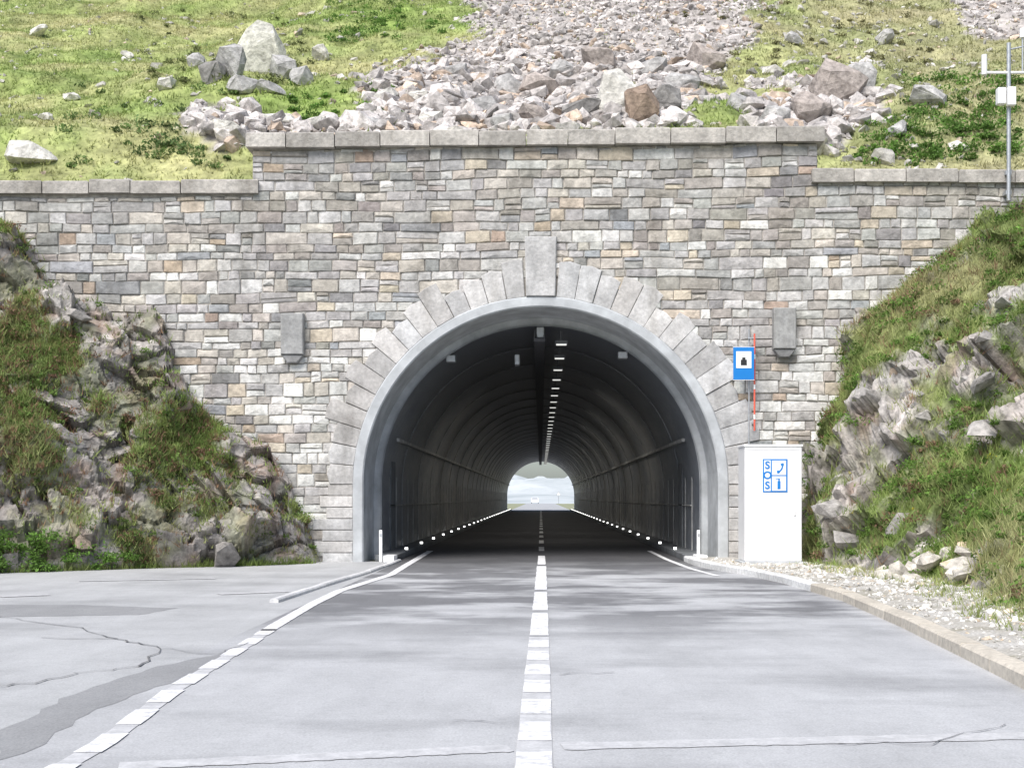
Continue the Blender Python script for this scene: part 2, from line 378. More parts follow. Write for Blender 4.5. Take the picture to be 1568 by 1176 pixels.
def coping(name,x0,x1,zf,y0,y1,h,parent):
    V=[];Fc=[];C=[]; x=x0
    while x<x1-.01:
        w=random.uniform(.85,1.25); 
        if x+w>x1-.5: w=x1-x
        z=zf(x+w/2)+random.uniform(-.012,.012); b=len(V); g=.01; yj=y0+random.uniform(-.015,.015); hh=h+random.uniform(-.015,.02)
        k=random.uniform(.8,1.12); col=[.46*k,.435*k,.40*k]
        bl=[(x+g,yj,z),(x+w-g,yj,z),(x+w-g,y1,z),(x+g,y1,z),(x+g,yj,z+hh-.03),(x+w-g,yj,z+hh-.03),(x+w-g,y1,z+hh-.03),(x+g,y1,z+hh-.03),(x+g+.03,yj+.04,z+hh),(x+w-g-.03,yj+.04,z+hh),(x+w-g-.03,y1,z+hh),(x+g+.03,y1,z+hh)]
        V+=bl; C+=[col]*12
        Fc+=[(b,b+3,b+2,b+1)]+[(b+o+i,b+o+(i+1)%4,b+o+4+(i+1)%4,b+o+4+i) for o in(0,4) for i in range(4)]+[(b+8,b+9,b+10,b+11)]
        x+=w
    return mesh(name,V,Fc,M_stone,cols=C,parent=parent)
coping('coping',-6.42,6.18,lambda x:9.08+.011*x,29.80,30.8,.33,portal)
for (xa,xb_,zt1) in((-24,-6.3,8.03),(6.05,24,8.27)):
    rw=empty('retaining_wall')
    if xa<0: wall('stonework',xa,xb_,zt1,30.0,rw,jr='l')
    else: wall('stonework',xa,xb_,zt1,30.0,rw,jl='r')
    mesh('mortar_bed',[(xa,30.0,-.1),(xb_,30.0,-.1),(xb_,30.0,zt1+.05),(xa,30.0,zt1+.05)],[(0,1,2,3)],M_mortar,parent=rw)
    if xa<0: coping('coping',xa,-6.15,lambda x:zt1,29.86,30.8,.29,rw)
    else: coping('coping',5.9,xb_,lambda x:zt1,29.84,30.8,.29,rw)
def ring_profile(R,n=48):
    return [(-R,-.02)]+[(-R*math.cos(math.pi*i/n),ZC+R*math.sin(math.pi*i/n)) for i in range(n+1)]+[(R,-.02)]
def loft(secs):
    V=[];Fc=[];n=None
    for y,R in secs:
        p=ring_profile(R); n=len(p); V+=[(x,y,z) for x,z in p]
    for s in range(len(secs)-1):
        for i in range(n-1): q=s*n+i; Fc.append((q,q+1,q+n+1,q+n))
    return V,Fc
V,Fc=loft([(30.1,4.105),(29.94,4.105),(29.91,4.08),(29.91,3.90),(29.94,3.87),(31.4,3.82),(31.4,3.64)])
o=mesh('concrete_collar',V,Fc,M_conc,smooth=False,parent=portal)
# ------------------------------------------------------------ tunnel
tun=empty('road_tunnel')
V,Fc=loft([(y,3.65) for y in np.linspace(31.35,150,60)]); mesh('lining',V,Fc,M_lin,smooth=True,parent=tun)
V=[];Fc=[]
y=36.0
while y<149:
    v,f=loft([(y,3.66),(y,3.63),(y+.08,3.63),(y+.08,3.66)]); b=len(V); V+=v; Fc+=[tuple(i+b for i in q) for q in f]; y+=4.6
mesh('ribs',V,Fc,M_lin,parent=tun)
J=[];y=33.0
while y<148:
    for s in(-1,1): J.append((s*3.64-.008,s*3.64+.008,y,y+.025,.14,1.9))
    y+=1.53
boxes('panel_joints',J,M_joint,tun)
boxes('walkways',[(-3.66,-3.17,30.3,150,0,.14),(3.18,3.66,30.3,150,0,.14)],M_rib,tun,.015)
boxes('painted_kerb_noses',[(-3.40,-3.165,29.6,30.28,.0,.15),(3.36,3.6,29.5,30.28,.09,.16)],M_white,tun,.02)
boxes('conduits',[(-3.47,-3.40,33,150,2.75,2.83),(3.40,3.47,33,150,2.75,2.83),(-3.64,-3.60,33,150,1.2,1.23),(3.60,3.64,33,150,1.2,1.23)],M_joint,tun)
boxes('ceiling_tray',[(-.16,.10,31.5,150,4.98,5.06),(-.16,-.13,31.5,150,5.06,5.14),(.07,.10,31.5,150,5.06,5.14)],plain('tray_steel',(.08,.08,.09),.6),tun)
hang=[];y=32
while y<149: hang+=[(-.15,-.12,y,y+.03,5.06,5.32),(.06,.09,y,y+.03,5.06,5.32)]; y+=3.2
boxes('tray_hangers',hang,M_rib,tun)
M_lamp=emis('lamp_glass',(1,1,.95),.8,(.5,.5,.5)); M_led=emis('guide_light',(1,1,.97),3.5)
L=[];H=[];y=31.9;k=0
while y<148:
    L.append((.36,.60,y,y+.12,4.95,4.975)); H.append((.34,.62,y-.02,y+.14,4.98,5.05)); H.append((.46,.48,y+.04,y+.07,5.05,5.28))
    if k%3==1 and y>38:
        al=D.lights.new('luminaire_lamp','AREA'); al.shape='RECTANGLE'; al.size=.24; al.size_y=.5; al.energy=42; al.color=(1,.96,.88)
        ao=D.objects.new('luminaire_lamp',al); ao.location=(.48,y+.06,4.93); link(ao,tun)
    y+=3.2;k+=1
boxes('luminaire_glass',L,M_lamp,tun); boxes('luminaire_housings',H,M_rib,tun)
L=[];y=33.2
while y<148: L+=[(-3.29,-3.22,y,y+.05,.15,.20),(3.22,3.29,y,y+.05,.15,.20)]; y+=4.2
boxes('guide_lights',L,M_led,tun)
boxes('portal_sensors',[(-2.18,-1.96,31.5,31.8,4.52,4.68),(1.78,2.0,31.5,31.8,4.60,4.76),(-.62,-.50,32.5,32.9,4.55,4.8),(-.1,.08,31.6,31.8,5.08,5.34)],M_steel,tun,.02)
boxes('niche_doors',[(-3.64,-3.60,33,34,.14,2.3),(3.60,3.64,35,36,.14,2.3)],M_rib,tun)
bed('far_portal_wall',-12,12,8.5,150.2,.5,tun,3.66,ZC,M_mortar)
for x,y in((-3.47,29.75),(3.42,29.75)):
    p=empty('delineator_post'); 
    boxes('post',[(x-.035,x+.035,y-.03,y+.03,.0,.70)],M_white,p,.015); boxes('reflector',[(x-.02,x+.02,y-.033,y-.03,.55,.62)],M_steel,p)
# ------------------------------------------------------------ stone corbels
for cx,cz in((-5.40,4.90),(5.30,5.02)):
    p=empty('stone_corbel')
    V=[];Fc=[];C=[]
    zb,zt_=cz-.55,cz+.50; w=.245
    prism(V,Fc,C,[(cx-w,zb+.16),(cx+w,zb+.16),(cx+w,zt_),(cx-w,zt_)],29.98,29.74,.02,[.36,.36,.355],.003)
    prism(V,Fc,C,[(cx-w*.45,zb-.02),(cx+w*.45,zb-.02),(cx+w,zb+.155),(cx-w,zb+.155)],29.98,29.78,.02,[.28,.28,.28],.003)
    mesh('tablet',V,Fc,M_vous,cols=C,parent=p)
# ------------------------------------------------------------ SOS cabinet
cab=empty('sos_cabinet'); cy=27.3
cx0,cx1,cz0,cz1=4.06,5.20,.05,2.46
boxes('plinth',[(cx0-.06,cx1+.06,cy-.06,cy+.95,.0,.13)],M_conc,cab,.01)
boxes('body',[(cx0,cx1,cy,cy+.9,.13,cz1-.04)],M_white,cab,.02)
boxes('roof_cap',[(cx0-.02,cx1+.02,cy-.02,cy+.92,cz1-.045,cz1)],M_white,cab,.01)
boxes('door_trim',[(cx0+.05,cx0+.058,cy-.004,cy,.2,2.35),(cx1-.058,cx1-.05,cy-.004,cy,.2,2.35),(cx0+.05,cx1-.05,cy-.004,cy,2.35,2.358)],plain('door_gap',(.55,.56,.57)),cab)
boxes('handle',[(cx1-.16,cx1-.13,cy-.03,cy,1.05,1.15)],M_white,cab,.004)
sx0=4.42; sz1=2.17; sw=.49; sh=.66
boxes('sign_frame',[(sx0,sx0+sw,cy-.012,cy,sz1-sh,sz1)],M_blue,cab)
yf=cy-.016
boxes('sign_white',[(sx0+.025,sx0+.155,yf,cy-.01,sz1-sh+.025,sz1-.025),(sx0+.18,sx0+sw-.03,yf,cy-.01,sz1-sh/2+.012,sz1-.03),(sx0+.18,sx0+sw-.03,yf,cy-.01,sz1-sh+.03,sz1-sh/2-.012)],M_white,cab)
def text(s,x,z,size,y,mat,parent,name,rot=0):
    c=D.curves.new(name,'FONT'); c.body=s; c.size=size; c.align_x='CENTER'; c.align_y='CENTER'; c.extrude=.002; c.offset=.006
    o=D.objects.new(name,c); o.location=(x,y,z); o.rotation_euler=(math.pi/2,rot,0); return link(o,parent)
for i,ch in enumerate('SOS'):
    t=text(ch,sx0+.09,sz1-.13-i*.2,.21,yf-.003,M_blue,cab,'letter'); t.data.materials.append(M_blue)
hx,hz_=sx0+.32,sz1-.17
pts=[]
for k in range(13):
    t=-.9+1.8*k/12; r=.13; pts.append((hx-.05+r*math.cos(t)-.02,hz_+.0-r*math.sin(t)))
Vv,Ff=strip(pts,lambda i:.06 if i<3 or i>9 else .03,0); ang=-.5
Vq=[(hx+(x-hx)*math.cos(ang)-(z-hz_)*math.sin(ang),yf-.004,hz_+(x-hx)*math.sin(ang)+(z-hz_)*math.cos(ang)) for x,z,_ in Vv]
mesh('handset_symbol',Vq,Ff,M_blue,parent=cab)
boxes('extinguisher_symbol',[(hx-.03,hx+.03,yf-.004,yf,sz1-.6,sz1-.44),(hx-.015,hx+.015,yf-.004,yf,sz1-.44,sz1-.40),(hx-.07,hx+.02,yf-.004,yf,sz1-.40,sz1-.385)],M_blue,cab)
# ------------------------------------------------------------ blue sign and marker pole
sg=empty('traffic_sign'); y=29.55
xa,xb_=4.15,4.60; za,zb=3.94,4.64
boxes('panel',[(xa,xb_,y,y+.03,za,zb)],M_blue,sg,.008)
boxes('panel_rim',[(xa-.01,xb_+.01,y+.003,y+.025,za-.01,za),(xa-.01,xb_+.01,y+.003,y+.025,zb,zb+.01)],M_white,sg)
boxes('white_field',[(xa+.06,xb_-.06,y-.005,y,za+.25,zb-.09)],M_white,sg)
boxes('black_symbol',[(xa+.16,xb_-.16,y-.009,y-.005,za+.31,za+.43),(xa+.19,xb_-.19,y-.009,y-.005,za+.43,za+.48)],M_black,sg)
boxes('bracket',[(xa+.1,xa+.14,y+.03,29.97,zb-.2,zb-.16),(xa+.1,xa+.14,y+.03,29.97,za+.16,za+.2),(xb_-.14,xb_-.1,y+.03,29.97,zb-.2,zb-.16)],M_steel,sg)
mp=empty('marker_pole'); x=4.63
cyl('rod',(x,29.7,2.85),(x,29.7,4.95),.02,M_red,mp)
for k in range(3): cyl('band',(x,29.7,3.1+k*.65),(x,29.7,3.2+k*.65),.022,M_white,mp)
boxes('clamps',[(x-.03,x+.03,29.72,29.96,3.0,3.04),(x-.03,x+.03,29.72,29.96,4.7,4.74),(x-.14,x+.02,29.69,29.72,4.84,4.87)],M_steel,mp)
cyl('grey_post',(4.52,29.75,2.2),(4.52,29.75,5.05),.018,M_steel,mp)
# ------------------------------------------------------------ weather mast
ms=empty('weather_mast'); my=29.9; k=29.9/F
Z=lambda v:1.4+(762-v)*k
mx=(1541-828)*k
cyl('pole',(mx,my-.15,Z(310)),(mx,my-.15,Z(70)),.045,M_steel,ms)
cyl('crossarm',(mx-.55,my-.15,Z(115)),(mx+.45,my-.15,Z(115)),.03,M_white,ms)
cyl('left_upright',(mx-.53,my-.15,Z(118)),(mx-.53,my-.15,Z(88)),.06,M_white,ms)
cyl('right_upright',(mx+.3,my-.15,Z(115)),(mx+.3,my-.15,Z(60)),.02,M_steel,ms)
cyl('right_arm',(mx,my-.15,Z(80)),(mx+.35,my-.15,Z(75)),.02,M_steel,ms)
boxes('radiation_shield',[(mx-.08,mx+.1,my-.35,my-.2,Z(168),Z(140)),(mx-.28,mx-.1,my-.3,my-.12,Z(165),Z(140))],M_white,ms,.02)
boxes('wall_clamps',[(mx-.06,mx+.06,my-.15,my+.1,Z(270),Z(264)),(mx-.06,mx+.06,my-.15,my+.1,Z(300),Z(294))],M_steel,ms)
cyl('sensor_head',(mx+.3,my-.15,Z(62)),(mx+.3,my-.15,Z(48)),.06,M_white,ms)
# ------------------------------------------------------------ terrain
def hzf(x,y):
    x=np.asarray(x,float);y=np.asarray(y,float)
    t=np.clip((y-30.6)/2.5,0,1)
    edge=np.where(x<-6.35,8.12,np.where(x>6.1,8.38,9.22))
    base=9.15+.46*(y-30.6)+.03*np.clip(x,-20,20)*np.clip((y-32)/5,0,1)
    up=edge*(1-t)+base*t
    up=np.maximum(up,edge)
    up=up+(fbm(P3(x*.13,y*.13,3.),4,5.)-.5)*3.0*np.clip((y-31.5)/6,0,1)+(fbm(P3(x*.7,y*.7,1.),3,2.)-.5)*.8*np.clip((y-31.2)/3,0,1)
    down=7.5+(150-y)*.9
    far=np.minimum(up,down+3*fbm(P3(x*.1,y*.1),3,9.))
    side=np.clip((np.abs(x)-60)/50,0,1)
    return far*(1-side*.6)
gx=np.arange(-40,40,.2); gyy=np.arange(30.4,96,.2); GX,GY=np.meshgrid(gx,gyy); GZ=hzf(GX,GY)
def hz(x,y):
    i=(y-30.4)/.2; j=(x+40)/.2; i0=int(min(max(i,0),len(gyy)-2)); j0=int(min(max(j,0),len(gx)-2)); a=min(1,max(0,i-i0)); b=min(1,max(0,j-j0))
    return GZ[i0,j0]*(1-a)*(1-b)+GZ[i0,j0+1]*(1-a)*b+GZ[i0+1,j0]*a*(1-b)+GZ[i0+1,j0+1]*a*b
def proj(P): return 828+P[...,0]/P[...,1]*F, 762-(P[...,2]-1.4)/P[...,1]*F
def hit(u,v):
    y=30.7
    while y<95:
        z=1.4+(762-v)/F*y; x=(u-828)/F*y; h=hz(x,y)
        if z<=h: return x,y,h
        y+=.1
    return x,y,z
def inpoly(u,v,poly):
    r=np.zeros(u.shape,bool); n=len(poly)
    for i in range(n):
        x1,y1=poly[i];x2,y2=poly[(i+1)%n]
        c=((y1>v)!=(y2>v))&(u<(x2-x1)*(v-y1)/((y2-y1)+1e-9)+x1); r^=c
    return r
SCREE=[[(690,-60),(1190,-60),(1130,60),(1100,120),(1060,215),(640,215),(540,170),(560,120),(680,90),(720,30)],
       [(275,165),(420,175),(640,180),(660,215),(400,225),(330,235),(300,200)],[(1460,-20),(1600,-60),(1600,60),(1480,60)],[(1150,150),(1230,110),(1340,100),(1350,190),(1260,230),(1180,215)]]
def screemask(P):
    u,v=proj(P); j=(fbm(P*.6,3,4.)-.5)+.5*(fbm(P*2.5,2,14.)-.5); u=u+j*130; v=v+j*55
    m=np.zeros(u.shape,bool)
    for p in SCREE: m|=inpoly(u,v,p)
    return m&(P[...,1]<90)
def quads(nx,ny):
    i,j=np.meshgrid(np.arange(ny-1),np.arange(nx-1),indexing='ij'); q=(i*nx+j).ravel()
    return np.stack([q,q+1,q+nx+1,q+nx],1)
def facedata(V,Q):
    a,b,c,d=(V[Q[:,i]] for i in range(4)); n=np.cross(c-a,d-b); A=np.linalg.norm(n,axis=1); n=n/np.maximum(A,1e-9)[:,None]
    n[n[:,2]<0]*=-1
    return (a+b+c+d)/4,n,A/2
def scatter(V,Q,N,wt):
    c,n,A=facedata(V,Q); w=A*wt; w=w/w.sum(); idx=rng.choice(len(Q),N,p=w)
    s,t=rng.random((2,N,1)); a,b,cc,d=(V[Q[idx,i]] for i in range(4))
    return a*(1-s)*(1-t)+b*s*(1-t)+cc*s*t+d*(1-s)*t, n[idx], idx
xs=np.concatenate([np.linspace(-110,-26,30),np.linspace(-25.5,25.5,210),np.linspace(26,110,30)])
ys=np.concatenate([np.linspace(30.62,60,150),np.linspace(60.6,150.2,110)])
X,Y=np.meshgrid(xs,ys); HV=np.stack([X,Y,hzf(X,Y)],-1).reshape(-1,3); HQ=quads(len(xs),len(ys))
def grasscol(P,s=0.):
    n=np.clip((fbm(P*.35,4,8.+s)[:,None]-.3)*2.2,0,1); m=fbm(P*1.6,3,12.+s)[:,None]; k=np.clip((fbm(P*.9,3,15.+s)[:,None]-.5)*6,0,1)
    c=np.array([.21,.285,.08])*(1-n)+np.array([.37,.355,.18])*n
    c=c*(1-k*.35)+np.array([.13,.20,.06])*k*.35
    return c*(.68+.8*m)
sm=screemask(HV); gc=grasscol(HV); right=np.clip((HV[:,0]-4)/8,0,1)[:,None]
gc=gc*(1-right*.6)+np.array([.36,.32,.21])*right*.6
sc_=np.array([.40,.37,.35])*(.6+.8*fbm(HV*2,3,3.)[:,None]); hc=np.where(sm[:,None],sc_,gc)
mesh('hillside',HV,HQ,M_terr,cols=hc,smooth=True)
def interp(x,p): return np.interp(x,[a for a,_ in p],[b for _,b in p])
hwL=[(-30,9.5),(-25,9),(-16,8.3),(-11.8,7.35),(-10.97,6.7),(-9.97,5.9),(-8.9,5.6),(-8.4,5.4),(-8.1,5.0),(-7.8,4.1),(-7.4,3.25),(-7.0,2.8),(-6.6,2.5),(-5.9,2.3),(-5.5,1.8),(-5.15,.9),(-4.8,.0)]
yfL=[(-30,17),(-25,18),(-14,22.5),(-10,25.6),(-7.8,27.3),(-6,28.2),(-5,29.1),(-4.8,29.5)]
def St(t): return np.interp(t,[0,.04,.16,.5,.72,.9,1],[0,.2,.46,.60,.72,.95,1])
xs=np.concatenate([np.linspace(-30,-14,60),np.linspace(-13.95,-4.75,270)]); ts=np.linspace(0,1,170)
X,T=np.meshgrid(xs,ts); yf0=interp(X,yfL); Y=yf0+T*(30.0-yf0); hw=interp(X,hwL)
Z0=hw*St(T)-.05
P=np.stack([X,Y,Z0],-1); wp=P+.35*(np.stack([fbm(P*.9,3,1.),fbm(P*.9,3,2.),fbm(P*.9,3,3.)],-1)-.5)
rot=np.array([[.9,.2,.38],[-.1,.97,-.2],[-.42,.1,.9]]); wq=wp@rot
o1,h1,e1=blocky(wq*np.array([.55,.6,.85]),1.,1.); o2,h2,e2=blocky(wq*np.array([1.3,1.5,2.3]),2.,1.); o3,h3_,e3=blocky(wq*np.array([4.0,4.0,6.5]),3.,1.)
rockm=np.clip((fbm(P*.55,4,21.)-.475)*9+.55,0,1)
rockm=np.maximum(rockm,np.clip((2.4-Z0)*1.2,0,1)*np.clip((fbm(P*.9,2,5.)-.24)*6,0,1)); rockm=np.maximum(rockm,np.clip((X+7.2)*2,0,1)*np.clip((fbm(P*1.1,2,5.)-.3)*6,0,1))
amp=(o1-.5)*.9*(.4+.6*rockm)+(o2-.5)*.34*rockm+(o3-.5)*.06*rockm+(fbm(P*3,3,2.)-.5)*.12-.04*(e2<.06)*rockm
amp*=np.clip(Z0*1.5+.1,.05,1)*np.clip((-4.7-X)*1.5,.1,1)
dirv=np.array([.15,-.75,.45]); P=P+amp[...,None]*dirv
LV=P.reshape(-1,3); LQ=quads(len(xs),len(ts)); rL=rockm.reshape(-1)
def rockcol(P,h1,h2,h3v,e2):
    n=fbm(P*.8,3,31.)[:,None]; c=np.array([.33,.32,.31])*(1-n)+np.array([.335,.295,.265])*n
    c=c*(.70+.3*h1[:,None]+.3*h2[:,None]+.15*h3v[:,None]); c=np.where((fbm(P*2.2,3,44.)>.6)[:,None],c*1.25,c); r=np.clip((fbm(P*2.0,4,54.)-.56)*8,0,1)[:,None]; c=c*(1-r*.6)+np.array([.28,.19,.14])*r*.6
    mo=np.clip((fbm(P*1.3,4,64.)-.53)*8,0,1)[:,None]; c=c*(1-mo*.5)+np.array([.20,.22,.10])*mo*.5
    return np.where((e2<.04)[:,None],c*.6,c)
lc=rockcol(LV,h1.ravel(),h2.ravel(),h3_.ravel(),e2.ravel()); g=grasscol(LV,3.)*.7
lc=lc*rL[:,None]+g*(1-rL[:,None]); mesh('rock_outcrop',LV,LQ,M_rock,cols=lc)
Hc=[(-.3,-.1),(0,0),(.08,2.0),(.3,2.6),(.8,3.43),(.95,4.2),(1.37,5.1),(2.37,6.05),(3.5,6.95),(4.8,7.85),(7.2,9),(20,13)]
Hs=[(-.3,-.05),(0,0),(.5,.9),(1,1.9),(2,3.5),(3,4.9),(5,7),(8,9),(20,13)]
Ks=[(-12,.25),(4,.28),(12,.34),(17,.42),(20,.52),(23,.68),(26,.86),(28,1),(31,1)]
ss=np.concatenate([np.linspace(-.3,6,190),np.linspace(6.1,20,40)]); ys=np.concatenate([np.linspace(-8,10,40),np.linspace(10.1,29.98,280)])
Sg,Y=np.meshgrid(ss,ys); bl=np.clip((Y-25.5)/3.5,0,1); Z0=(interp(Sg,Hc)*bl+interp(Sg,Hs)*(1-bl))*interp(Y,Ks)
X=xb(Y)+Sg+.35*(vn(P3(Y*.8,Y*0))-.5)*(1-bl)
P=np.stack([X,Y,Z0],-1); wp=P+.35*(np.stack([fbm(P*.9,3,1.),fbm(P*.9,3,2.),fbm(P*.9,3,3.)],-1)-.5); wq=wp@rot.T
o1,h1,e1=blocky(wq*np.array([.65,.65,.9]),5.,1.); o2,h2,e2=blocky(wq*np.array([1.6,1.6,2.4]),6.,1.); o3,h3_,e3=blocky(wq*np.array([4.0,4.0,6.]),7.,1.)
rockm=np.clip((fbm(P*.6,4,61.)-.57)*9+.5,0,1); rockm=np.maximum(rockm,np.clip((Y-25.)/2,0,1)*np.clip((3.6-Z0)*.8,0,1)*np.clip((fbm(P*.9,3,7.)-.40)*7,0,1))
rockm*=np.clip((Y-14)/4,0,1)
amp=((o1-.5)*.75*(.35+.65*rockm)+(o2-.5)*.3*rockm+(o3-.5)*.07*rockm+(fbm(P*3,3,2.)-.5)*.2)*np.clip(Z0*1.5+.1,.05,1)
P=P+amp[...,None]*np.array([-.6,-.35,.5]); RV=P.reshape(-1,3); RQ=quads(len(ss),len(ys)); rR=rockm.ravel()
rc=rockcol(RV,h1.ravel(),h2.ravel(),h3_.ravel(),e2.ravel())*1.05; g=grasscol(RV,6.)*.75
mesh('vegetated_bank',RV,RQ,M_rock,cols=rc*rR[:,None]+g*(1-rR[:,None]))
# ------------------------------------------------------------ rocks
def hullpts(pts):
    bm=bmesh.new(); [bm.verts.new(p) for p in pts]
    res=bmesh.ops.convex_hull(bm,input=bm.verts)
    bmesh.ops.delete(bm,geom=[g for g in res['geom_interior'] if isinstance(g,bmesh.types.BMVert)],context='VERTS')
    loose=[v for v in bm.verts if not v.link_faces]; bmesh.ops.delete(bm,geom=loose,context='VERTS')
    bmesh.ops.triangulate(bm,faces=bm.faces); bm.verts.index_update()
    V=np.array([v.co[:] for v in bm.verts]); Fc=np.array([[v.index for v in f.verts] for f in bm.faces]); bm.free(); return V,Fc
def hull(n,seed,flat=.7,el=1.3,shape=None):
    r=random.Random(seed); pts=[]
    for i in range(n):
        v=Vector((r.gauss(0,1),r.gauss(0,1),r.gauss(0,1))).normalized()*r.uniform(.75,1.1)
        m=max(abs(v.x),abs(v.y),abs(v.z)); v=v.lerp(v/m*.8,.45)
        if shape=='pyr':
            t=(v.z+1)/2; v=Vector((v.x*(1.15-.55*t)+.22*t,v.y*(1.1-.6*t),v.z))
        pts.append((v.x*el,v.y,v.z*flat))
    if shape=='pyr': pts+=[(.05,0,1.0),(.5,-.1,.85),(.62,-.2,.3),(-.95,-.3,-.8),(.9,-.4,-.7),(-.6,-.6,-.1)]
    return hullpts(pts)
PROT=[hull(random.choice([11,13,16]),i,random.uniform(.5,.85),random.uniform(1,1.5)) for i in range(16)]
def rotm(n,tilt=.5):
    a=rng.uniform(0,2*np.pi,n); b=rng.normal(0,tilt,n); c=rng.normal(0,tilt,n); Z=np.zeros(n);O=np.ones(n)
    def m(r): return np.array(r).transpose(2,0,1)
    Rz=m([[np.cos(a),-np.sin(a),Z],[np.sin(a),np.cos(a),Z],[Z,Z,O]]); Rx=m([[O,Z,Z],[Z,np.cos(b),-np.sin(b)],[Z,np.sin(b),np.cos(b)]]); Ry=m([[np.cos(c),Z,np.sin(c)],[Z,O,Z],[-np.sin(c),Z,np.cos(c)]])
    return Rz@Rx@Ry
def rocks(name,P,S,C,mat=M_rock):
    N=len(P); k=rng.integers(0,len(PROT),N); R=rotm(N); VV=[];FF=[];CC=[];off=0
    for p in range(len(PROT)):
        I=np.where(k==p)[0]
        if len(I)==0: continue
        pv,pf=PROT[p]; v=np.einsum('nij,vj->nvi',R[I],pv)*S[I][:,None,None]+P[I][:,None,:]
        VV.append(v.reshape(-1,3)); FF.append((pf[None]+(np.arange(len(I))*len(pv))[:,None,None]+off).reshape(-1,3)); CC.append(np.repeat(C[I],len(pv),0)); off+=len(I)*len(pv)
    return mesh(name,np.concatenate(VV),np.concatenate(FF),mat,cols=np.concatenate(CC))
def rcols(n,base=(.36,.34,.32),var=.35):
    b=np.array(base)*(1+rng.uniform(-var,var,(n,1))); w=rng.random(n)<.12; b[w]*=np.array([1.05,.9,.75]); return np.clip(b,.03,.8)
fc,fn,fa=facedata(HV,HQ); fu,fv=proj(fc); vis=(fc[:,1]<75)&(fu>-120)&(fu<1700)
fs=screemask(fc)
P,n,i=scatter(HV,HQ,17000,(vis&fs)*1.0); u,v=proj(P)
S=rng.lognormal(-2.45,.45,len(P)); S=np.clip(S*(1+.9*np.clip((v-70)/80,0,1)),.035,.42); P[:,2]+=S*.15
rocks('scree',P,S,rcols(len(P),(.54,.505,.485)))
P,n,i=scatter(HV,HQ,2600,(vis&~fs)*(.15+1.*(fbm(fc*.4,3,77.)>.52)+.9*(fu>1050)*(fu<1480))); S=np.clip(rng.lognormal(-2.5,.5,len(P)),.04,.35); P[:,2]+=S*.05
rocks('scattered_stones',P,S,rcols(len(P),(.50,.48,.44)))
def boulder(u,v,w,h,col,seed,name='boulder',n=22,shape=None,ry=0):
    x,y,z=hit(u,v+h*.35); s=y/F; pv,pf=hull(n,seed,1,1,shape); bm=bmesh.new()
    vs=[bm.verts.new(tuple(p)) for p in pv]; [bm.faces.new([vs[i] for i in f]) for f in pf]
    bmesh.ops.dissolve_limit(bm,angle_limit=math.radians(14),verts=bm.verts,edges=bm.edges)
    bmesh.ops.bevel(bm,geom=list(bm.edges),offset=.04,segments=1,affect='EDGES',clamp_overlap=True)
    bmesh.ops.triangulate(bm,faces=bm.faces)
    me=D.meshes.new(name); 
    for q in bm.verts:
        c=q.co; q.co=Vector((c.x*w/2*s/.9,c.y*w/2*s*.8,c.z*h/2*s/.85)); 
        q.co=q.co+Vector((random.uniform(-1,1),random.uniform(-1,1),random.uniform(-1,1)))*.012
    bm.to_mesh(me); bm.free()
    a=me.color_attributes.new('Col','FLOAT_COLOR','POINT'); 
    for d in a.data: d.color=(*col,1)
    me.materials.append(M_rock); o=D.objects.new(name,me); o.location=(x,y,z+h*.5*s*.6); o.rotation_euler=(0,ry,0); return link(o)
gy=(.45,.44,.43); wt=(.64,.62,.57); br=(.30,.23,.18); pk=(.42,.37,.34); dk=(.27,.26,.25)
boulder(392,78,92,88,(.54,.53,.47),3,shape='pyr'); boulder(352,96,50,62,gy,5,ry=.4)
BL=[(325,112,44,40,dk,3),(372,132,50,30,gy,2),(432,104,46,46,gy,9),(462,120,40,34,gy,19),(490,85,28,30,wt,5),(948,146,78,80,wt,6),(984,164,56,72,br,7),(1042,128,62,36,gy,8),(1080,90,64,44,pk,9),(780,135,52,44,gy,10),(825,132,60,38,pk,11),(890,172,76,36,dk,12),(1018,155,54,54,dk,32),
 (915,90,60,38,pk,13),(1000,105,60,36,gy,14),(860,110,44,30,gy,15),(740,165,50,40,gy,16),(660,185,45,25,wt,17),(1285,130,96,84,pk,18),(1240,170,74,52,pk,19),(1320,120,50,50,gy,20),(45,238,100,36,wt,21),(55,52,45,14,wt,22),(320,175,44,20,wt,23),(345,200,70,26,wt,24),(480,190,50,24,wt,25),(430,185,60,22,wt,26),
 (1420,150,60,36,gy,27),(1370,200,40,26,gy,28),(1190,180,50,34,gy,29),(1130,160,40,30,gy,30),(255,130,34,20,wt,31),(110,150,28,14,wt,33),(590,150,50,26,wt,34),(700,110,40,24,gy,35),(820,180,60,34,pk,36),(770,185,40,26,gy,37),(640,150,40,20,wt,38),(1215,60,30,20,gy,39),(560,190,44,20,gy,40),(70,180,24,14,wt,41),(195,85,22,12,wt,42),(300,95,30,26,gy,43),(415,135,50,22,gy,44),(1355,60,34,24,gy,45),(1110,215,50,26,gy,46)]
for k,b in enumerate(BL): boulder(*b,ry=((k*37)%11-5)*.09)
fc,fn,fa=facedata(LV,LQ); wR=np.mean(rL[LQ],axis=1)
P,n,i=scatter(LV,LQ,30,(wR>.6)*(fc[:,0]>-16)*1.0); S=rng.uniform(.12,.4,len(P)); rocks('outcrop_blocks',P-n*S[:,None]*.8,S,rcols(len(P),(.33,.31,.29),.25))
fcR,_,_=facedata(RV,RQ); wRR=np.mean(rR[RQ],axis=1)
P,n,i=scatter(RV,RQ,50,(wRR>.5)*(fcR[:,0]<14)*(fcR[:,1]>14)*1.0+.08*(fcR[:,1]>18)*(fcR[:,0]<14)); S=rng.uniform(.12,.42,len(P)); rocks('bank_blocks',P-n*S[:,None]*.65,S,rcols(len(P),(.38,.36,.34),.25))
